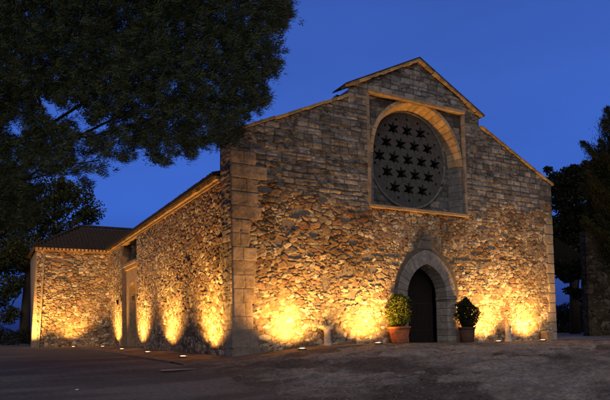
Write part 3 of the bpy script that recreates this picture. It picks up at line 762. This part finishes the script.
o=t.build('stone_block',ASHL,None,bevel=.05);o.location=(16.55,-.32,z);tag(o,'low squared stone block against the right end of the facade','stone block')

# ============================================================ foliage
def leaves(P,N,size,cols,asp=.45,seed=1,jit=.8):
    """one quad per leaf; P centres, N outward directions"""
    r=np.random.RandomState(seed);n=len(P)
    d=N+r.normal(0,jit,(n,3));d/=np.linalg.norm(d,axis=1)[:,None]
    s=np.cross(d,r.normal(0,1,(n,3)));s/=np.linalg.norm(s,axis=1)[:,None]
    L=size*r.uniform(.6,1.3,(n,1));
    a=P-d*L*.5;b_=P+s*L*asp*.5;c=P+d*L*.5;e=P-s*L*asp*.5
    V=np.stack([a,b_,c,e],1).reshape(-1,3);Fc=np.arange(4*n).reshape(n,4)
    C=np.repeat(cols,4,0)
    return V,Fc,C
def tint(n,c,var,seed):
    r=np.random.RandomState(seed);k=r.uniform(1-var,1+var,(n,1));h=r.uniform(-.15,.15,(n,1))
    c=np.array(c)*k;c[:,0:1]*=(1+h);return c
def bush(name,loc,label,potm,R0,R1,h,prof,nleaf,col,seed,lsize=.07,gap=.44):
    t=empty('potted_shrub',loc,label,'potted shrub')
    b=MB();b.lathe([(R0*.0,0),(R0,0),(R0*1.02,.02),(R1*.95,h-.09),(R1*.95,h-.09)],(0,0,0),32)
    p=b.build('pot',potm,t,True)
    b=MB();b.lathe([(R1*.95,h-.10),(R1*1.04,h-.085),(R1*1.05,h-.015),(R1*1.0,h),(R1*.9,h-.01),(R1*.86,h-.06)],(0,0,0),32);b.build('rim',potm,p,True)
    b=MB();b.lathe([(R1*.88,h-.06),(.001,h-.04)],(0,0,0),24);b.build('soil',SOIL,p)
    rs=np.random.RandomState(seed)
    z=rs.uniform(0,1,nleaf*3);th=rs.uniform(0,2*PI,nleaf*3)
    rad=np.interp(z,[p_[0] for p_ in prof],[p_[1] for p_ in prof])
    rad=rad*(.62+.75*vn(th*1.6+seed,z*5,seed))*(1+.35*(vn(th*7,z*19,seed+9)>.8)) *(rs.uniform(0,1,len(z))**.3)
    top=prof[-1][2]
    P=np.stack([rad*np.cos(th),rad*np.sin(th),h+z*top],1)
    # clumpy gaps
    k=fbm(P[:,0]*9+P[:,1]*5+30,P[:,2]*8+P[:,1]*6,seed+3,2)>gap;P=P[k][:nleaf]
    N=P-np.array([0,0,h+top*.3]);N/=np.linalg.norm(N,axis=1)[:,None];N[:,2]+=.6
    V,Fc,C=leaves(P,N,lsize,tint(len(P),col,.45,seed),.5,seed)
    mesh_obj('foliage',V,Fc,LEAF,t,C)
    b=MB()
    for k in range(9):
        a=rs.uniform(0,2*PI);r=prof[1][1]*rs.uniform(.3,.9);b.tube([(0,0,h-.1),(r*.3*math.cos(a),r*.3*math.sin(a),h+top*.3),(r*math.cos(a),r*math.sin(a),h+top*rs.uniform(.6,.9))],[.022,.015,.006],6)
    b.build('stem',BARK,t)
bush('b',(7.0,-.62,float(hgt(7,-.6))+.05),'leafy yellow green shrub in a terracotta pot left of the church door',TERRA,.31,.46,.66,[(0,.26,0),(.15,.47,0),(.5,.45,0),(.8,.37,0),(1,.16,1.32)],4200,(.11,.14,.022),5,.085)
bush('b',(10.8,-.62,float(hgt(10.8,-.6))+.05),'dark rounded shrub in a shaded terracotta pot right of the church door',TERRAD,.28,.36,.66,[(0,.24,0),(.2,.40,0),(.55,.43,0),(.78,.33,0),(.9,.16,0),(1,.05,1.28)],7500,(.03,.042,.018),6,.085,.34)  # leaf colour darkened too, so the shrub stands as a shaded silhouette

def inpoly(x,y,poly):
    c=np.zeros(x.shape,bool);n=len(poly)
    for i in range(n):
        x1,y1=poly[i];x2,y2=poly[(i+1)%n]
        if y1==y2:continue
        c^=((y1>y)!=(y2>y))&(x<(x2-x1)*(y-y1)/(y2-y1)+x1)
    return c
def limb_obj(parent,off,p,q,r0,r1,seed,sag=.1):
    b=MB(off);limb(b,p,q,r0,r1,seed,sag);b.build('limb',BARK,parent,True)
def limb(b,p,q,r0,r1,seed,sag=.1,n=7):
    rs=random.Random(seed);p=Vector(p);q=Vector(q);L=(q-p).length;pts=[];
    for k in range(n+1):
        t=k/n;v=p.lerp(q,t)+Vector((rs.uniform(-1,1),rs.uniform(-1,1),rs.uniform(-1,1)))*L*.03*(t*(1-t)*4)+Vector((0,0,math.sin(t*PI)*L*sag));pts.append(tuple(v))
    b.tube(pts,[r0+(r1-r0)*k/n for k in range(n+1)],7)
# -------- big pine, hanging over from the left
pine=empty('pine_tree',tuple(np.array([*flat(-95,13.2),-.3])),'huge dark pine whose needled boughs hang over the view at upper left','tree')
off=np.array(pine.location)
poly=[(286,-6),(293,8),(285,26),(268,36),(282,52),(280,70),(262,80),(270,98),(256,112),(240,118),(240,134),(222,146),(206,143),(192,158),(178,150),(168,166),(152,160),(140,148),(126,160),(112,160),(108,178),(86,186),(70,178),(56,186),(40,180),(34,200),(36,222),(20,236),(0,250),(-30,270),(-150,230),(-240,60),(-200,-160),(-60,-260),(120,-250),(250,-150),(300,-60)]
hole=[[(36,96),(46,98),(62,108),(64,126),(54,126),(42,112)],[(84,152),(108,156),(122,164),(100,166),(88,162)],[(118,118),(134,116),(130,126)]]
rs=np.random.RandomState(31);n=64000
px=rs.uniform(-240,300,n);py=rs.uniform(-260,240,n)
k=inpoly(px,py,poly)
for h in hole:k&=~inpoly(px,py,h)
edge=fbm(px/16,py/16,61,3);k&=~((edge>.63)&(py>105)&(px<150))
k&=~((fbm(px/9,py/9,63,2)>.74)&((py>80)|(px>230)))
px,py=px[k],py[k];px=px+rs.normal(0,2.6,len(px))*(1+2*(rs.uniform(0,1,len(px))>.9));py=py+rs.normal(0,2.2,len(py))*(1+1.6*(rs.uniform(0,1,len(py))>.9));dp=13+ (rs.beta(2,2,len(px))-.5)*5.5
T=np.array([at(a,b_,d) for a,b_,d in zip(px,py,dp)])
N=T-np.array([*flat(-95,13.2),5.5]);N/=np.linalg.norm(N,axis=1)[:,None];N[:,2]=N[:,2]*.4+.12
m_=26
Tn=np.repeat(T,m_,0)+rs.normal(0,.045,(len(T)*m_,3))
D=np.repeat(N,m_,0)*1.0+rs.normal(0,.62,(len(T)*m_,3));D/=np.linalg.norm(D,axis=1)[:,None]
s=np.cross(D,rs.normal(0,1,D.shape));s/=np.linalg.norm(s,axis=1)[:,None]
L=rs.uniform(.07,.135,(len(D),1));w=.0078
V=np.stack([Tn-s*w,Tn+s*w,Tn+D*L],1).reshape(-1,3)-off;Fc=np.arange(len(V)).reshape(-1,3)
tc=tint(len(T),(.08,.10,.05),.5,33);C=np.repeat(np.repeat(tc,m_,0),3,0)
mesh_obj('crown',V,Fc,LEAF,pine,C)
b=MB(off)
base=np.array([*flat(-95,13.2),-.3]);
b.tube([base,base+[.1,0,2],base+[.3,.1,4.5],base+[.2,.3,8],base+[.5,.2,12]],[.42,.36,.3,.22,.08],12);b.build('trunk',BARK,pine,True)
b=MB(off)
for k,(x,y,d,z0) in enumerate(((245,60,13,4.5),(200,110,12,4),(150,120,14,4),(100,160,13,3.6),(60,170,12.5,3.4),(220,10,14,6),(120,40,13,5),(60,60,13,5),(20,150,14,3.5),(160,-60,13,7),(0,-100,13,7),(51,132,13.2,4.6),(270,30,13,5.5),(90,-150,12,8),(-160,100,13,5))):
    limb_obj(pine,off,base+[.3,.1,z0],at(x,y,d),.05,.012,k,.08)
limb_obj(pine,off,at(36,92,13.2),at(52,134,13.1),.035,.02,77,.0)

def broad(name,base,crown_spec,nleaf,lsize,col,label,seed,trunk_h,trunk_r,lean=(0,0),gapth=.36,cat='tree',group=None,drop=None,asp=.6):
    """crown_spec: (px,py,depth,rpx) clumps placed in the world; leaves sit in their volume"""
    t=empty(name,base,label,cat,group);off=np.array(base,float);rs=np.random.RandomState(seed)
    Ps=[];Ns=[];tot=sum(c[3]**2 for c in crown_spec)
    cens=[]
    for (x,y,d,r) in crown_spec:
        c=at(x,y,d);R=r*d/F;cens.append((c,R));n=int(nleaf*r*r/tot*1.6)
        v=rs.normal(0,1,(n,3));v/=np.linalg.norm(v,axis=1)[:,None];rad=rs.uniform(0,1,(n,1))**.42
        # lobes
        lob=.72+.6*vn(v[:,0]*2.2+seed+x,v[:,2]*2.2+v[:,1]*1.7,seed)[:,None]
        P=c+v*rad*R*lob*np.array([1,1,.85]);k=fbm(P[:,0]*1.7+P[:,1]*1.1,P[:,2]*1.9+P[:,1]*.6,seed+5,3)>gapth
        Ps.append(P[k]);Ns.append(v[k])
    P=np.concatenate(Ps);N=np.concatenate(Ns);N[:,2]+=.3
    tc=tint(len(P),col,.45,seed)
    V,Fc,C=leaves(P-off,N,lsize,tc,asp,seed)
    mesh_obj('crown',V,Fc,LEAF,t,C)
    b=MB();top=(lean[0],lean[1],trunk_h)
    b.tube([(0,0,-.3),(lean[0]*.2,lean[1]*.2,trunk_h*.33),(lean[0]*.6,lean[1]*.6,trunk_h*.7),top],[trunk_r*1.25,trunk_r,trunk_r*.85,trunk_r*.6],10);b.build('trunk',BARK,t,True)
    for k,(c,R) in enumerate(cens):
        b=MB();q=c-off;limb(b,(lean[0]*.8,lean[1]*.8,trunk_h*.8),q,trunk_r*.4,trunk_r*.08,seed+k,.03)
        for j in range(6):
            v=rs.normal(0,1,3);v/=np.linalg.norm(v);limb(b,q-v*R*.1,q+v*R*.85,trunk_r*.14,trunk_r*.04,seed+k*7+j,.02,4)
        b.build('limb',BARK,t,True)
    return t
x,y=flat(24,50)
broad('broadleaf_tree',(x,y,0),[(50,222,50,26),(75,205,52,24),(25,205,49,28),(0,225,50,30),(88,214,53,13),(20,250,49,22),(2,265,50,22),(38,262,50,10),(10,190,50,25),(60,190,52,20),(-30,240,50,40),(12,288,49,13),(8,315,49,12),(-5,300,49,16)],32000,.27,(.075,.08,.026),'loose leaved broadleaf tree with dark trunk left of the transept',41,8.0,.42,(.6,.2),.44)
x,y=flat(14,44)
broad('shrub',(x,y,0),[(8,338,44,12),(24,336,44,10),(-10,334,44,14)],2600,.13,(.03,.035,.015),'low dark shrub at the foot of the broadleaf tree','22' and 43,.5,.05,(0,0),.3,'shrub')
x,y=flat(575,44)
broad('broadleaf_tree',(x,y,-.1),[(566,200,44,20),(578,185,44,18),(560,225,44,16),(575,248,44,20),(600,215,45,24),(594,178,45,18),(606,165,45,16),(585,215,44,22),(556,186,44,12),(563,176,44,10),(552,178,44,6),(592,255,44,20),(574,172,44,10),(548,170,44,4),(556,242,44,12),(566,262,44,14),(606,180,46,20),(640,210,46,34),(557,258,43,10),(570,290,39,6),(580,296,39,8),(556,268,38.6,9),(566,276,38.6,8),(578,270,38.6,12),(590,262,38.6,12),(588,284,38.6,6)],34000,.25,(.022,.028,.016),'dense dark broadleaf tree behind the right end of the facade',51,9,.35,(.5,0),.40)
# conifer at right with rising, layered boughs
x,y=flat(622,32)
con=empty('conifer_tree',(x,y,-.1),'olive green conifer with ragged rising boughs at the right edge','tree');off=np.array(con.location);rs=np.random.RandomState(61)
b=MB();b.tube([(0,0,-.3),(0,0,4),(.1,0,9),(0,0,15)],[.3,.25,.17,.04],10);b.build('trunk',BARK,con,True)
Ps=[];Ns=[]
tips=[(582,142),(590,150),(594,162),(588,172),(583,184),(596,190),(588,205),(598,215),(592,228),(600,140),(604,120),(607,108),(603,152),(600,176),(606,200),(605,230),(601,245)]+[(rs.uniform(584,612),rs.uniform(150,240)) for _ in range(26)]+[(rs.uniform(612,660),rs.uniform(110,250)) for _ in range(34)]
for k,(px_,py_) in enumerate(tips):
    q=at(px_,py_,32+rs.uniform(-1.5,1.5))-off;r0=np.array([0,0,max(1.5,q[2]-1.6)])
    limb_obj(con,(0,0,0),r0,q,.06,.012,500+k,-.05)
    for t_ in np.linspace(.25,1,16):
        p=r0+(q-r0)*t_;p[2]-=math.sin(t_*PI)*.1
        n=80;sp=.42*(1.2-t_);Ps.append(p+rs.normal(0,1,(n,3))*np.array([sp,sp,sp*.5]));Ns.append(np.tile((q-r0)/np.linalg.norm(q-r0)+[0,0,.2],(n,1)))
P=np.concatenate(Ps);N=np.concatenate(Ns)
V,Fc,C=leaves(P,N,.20,tint(len(P),(.035,.042,.018),.4,62),.16,63,.5);mesh_obj('crown',V,Fc,LEAF,con,C)
# ruined masonry tower at the right edge
o3=flat(589,37);rz=math.atan2(rt[1],rt[0])-.02
ruin=empty('stone_ruin',(o3[0],o3[1],-.1),'dim unlit rubble wall of a ruined building at the right edge','ruin',rz=rz)
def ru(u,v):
    H,c=rubble(u+200,v,350,.34,.2,.3+0*u);return H*1.2,c*.2  # rubble colour cut down to paint in the wall's dim light
def rtop(U): return 6.9+(fbm(U*1.3,U*0,371)-.5)*1.0-ss(0,2.5,U)*.4
us=np.linspace(0,6,170);vs=np.linspace(-.3,7.5,220)
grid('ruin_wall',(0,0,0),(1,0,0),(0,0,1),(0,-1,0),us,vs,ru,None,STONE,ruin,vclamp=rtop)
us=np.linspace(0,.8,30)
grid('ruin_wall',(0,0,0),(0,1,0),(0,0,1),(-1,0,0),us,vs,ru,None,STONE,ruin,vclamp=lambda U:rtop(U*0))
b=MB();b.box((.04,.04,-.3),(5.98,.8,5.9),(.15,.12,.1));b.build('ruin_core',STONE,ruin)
# dark hedge in the gap and lean-to roof
x,y=flat(572,52)
broad('hedge',(x,y,0),[(562,318,52,17),(575,317,52,17),(590,312,52,18),(566,334,50,12),(582,334,50,13)],9000,.17,(.02,.024,.014),'dark hedge closing the gap between facade and ruin',71,.8,.08,(0,0),.2,'hedge')
p1,p2=at(556,238,40),at(594,262,40)
t=empty('lean_to',tuple(at(592,340,40)),'dark lean-to roof sloping between church and ruin','shed roof');off=np.array(t.location)
b=MB(off);bk=np.array([-.45,.85,0])*3.0
p3,p4=at(553,272,40),at(592,276,40)
b.add([p1,p2,p2+bk,p1+bk,p1-[0,0,.12],p2-[0,0,.12],p2+bk-[0,0,.12],p1+bk-[0,0,.12]],[(0,1,2,3),(7,6,5,4),(0,4,5,1),(1,5,6,2),(2,6,7,3),(3,7,4,0)]);b.build('roof_board',DARK,t)
b=MB(off)
for px_ in(585,):
    pt_=at(px_,258,40.2);b.tube([pt_,(pt_[0],pt_[1],-.2)],.12,8)
b.build('post',WOOD,t)
b=MB(off);V=[p1-[0,0,.13],p2-[0,0,.13],p4,p3];V+=[v+bk*.03 for v in V];b.hexa([V[3],V[2],V[6],V[7],V[0],V[1],V[5],V[4]],(.02,.02,.02));b.build('boarding',DARK,t)

# ============================================================ light
w=bpy.data.worlds.new('World');S.world=w;w.use_nodes=True;n=w.node_tree.nodes;l=w.node_tree.links;bg=n['Background']
SUNAZ=math.radians(212);SUNEL=math.radians(1.5)
sky=n.new('ShaderNodeTexSky');sky.sky_type='NISHITA';sky.sun_disc=False;sky.sun_elevation=SUNEL;sky.sun_rotation=SUNAZ;sky.air_density=1;sky.ozone_density=5
tc=n.new('ShaderNodeTexCoord');sx=n.new('ShaderNodeSeparateXYZ');l.new(tc.outputs['Generated'],sx.inputs[0])
cr=n.new('ShaderNodeValToRGB');l.new(sx.outputs['Z'],cr.inputs[0])
E=cr.color_ramp;E.elements[0].position=0;E.elements[0].color=(.010,.024,.13,1);E.elements[1].position=1;E.elements[1].color=(.022,.026,.045,1)
for p_,c_ in((.06,(.020,.055,.27,1)),(.2,(.042,.125,.56,1)),(.38,(.046,.122,.52,1)),(.54,(.036,.09,.39,1)),(.68,(.03,.034,.05,1))):
    e=E.elements.new(p_);e.color=c_
sc=n.new('ShaderNodeVectorMath');sc.operation='SCALE';sc.inputs['Scale'].default_value=.012;l.new(sky.outputs[0],sc.inputs[0])
ad=n.new('ShaderNodeVectorMath');ad.operation='ADD';cn=n.new('ShaderNodeTexNoise');cn.inputs['Scale'].default_value=2.2;cn.inputs['Detail'].default_value=5;cm=n.new('ShaderNodeMapping');cm.inputs['Scale'].default_value=(1,1,3.5);l.new(tc.outputs['Generated'],cm.inputs[0]);l.new(cm.outputs[0],cn.inputs['Vector'])
c2=n.new('ShaderNodeMapRange');c2.inputs['From Min'].default_value=.3;c2.inputs['From Max'].default_value=.7;c2.inputs['To Min'].default_value=.92;c2.inputs['To Max'].default_value=1.08;l.new(cn.outputs['Fac'],c2.inputs['Value'])
cs=n.new('ShaderNodeVectorMath');cs.operation='SCALE';l.new(cr.outputs[0],cs.inputs[0]);l.new(c2.outputs['Result'],cs.inputs['Scale']);l.new(cs.outputs[0],ad.inputs[0]);l.new(sc.outputs[0],ad.inputs[1])
dt=n.new('ShaderNodeVectorMath');dt.operation='DOT_PRODUCT';dt.inputs[1].default_value=(math.sin(YAW),math.cos(YAW),0);l.new(tc.outputs['Generated'],dt.inputs[0])
mr=n.new('ShaderNodeMapRange');mr.interpolation_type='SMOOTHSTEP';mr.inputs['From Min'].default_value=.35;mr.inputs['From Max'].default_value=-.3;l.new(dt.outputs['Value'],mr.inputs['Value'])
mw=n.new('ShaderNodeMix');mw.data_type='RGBA';l.new(mr.outputs['Result'],mw.inputs[0]);l.new(ad.outputs[0],mw.inputs[6]);mw.inputs[7].default_value=(.085,.072,.085,1)
l.new(mw.outputs[2],bg.inputs['Color']);bg.inputs['Strength'].default_value=1
sd=bpy.data.lights.new('sun','SUN');sd.energy=.88;sd.angle=math.radians(60);sd.color=(1,.92,.86);so=bpy.data.objects.new('sun',sd);COL.objects.link(so)
az=math.radians(212)
d=Vector((-math.sin(az),-math.cos(az),-math.tan(math.radians(32))));so.rotation_euler=d.to_track_quat('-Z','Y').to_euler()
S.view_settings.view_transform='Standard';S.view_settings.look='None';S.view_settings.exposure=0;S.view_settings.gamma=1;S.view_settings.use_curve_mapping=False
S.render.engine='CYCLES'
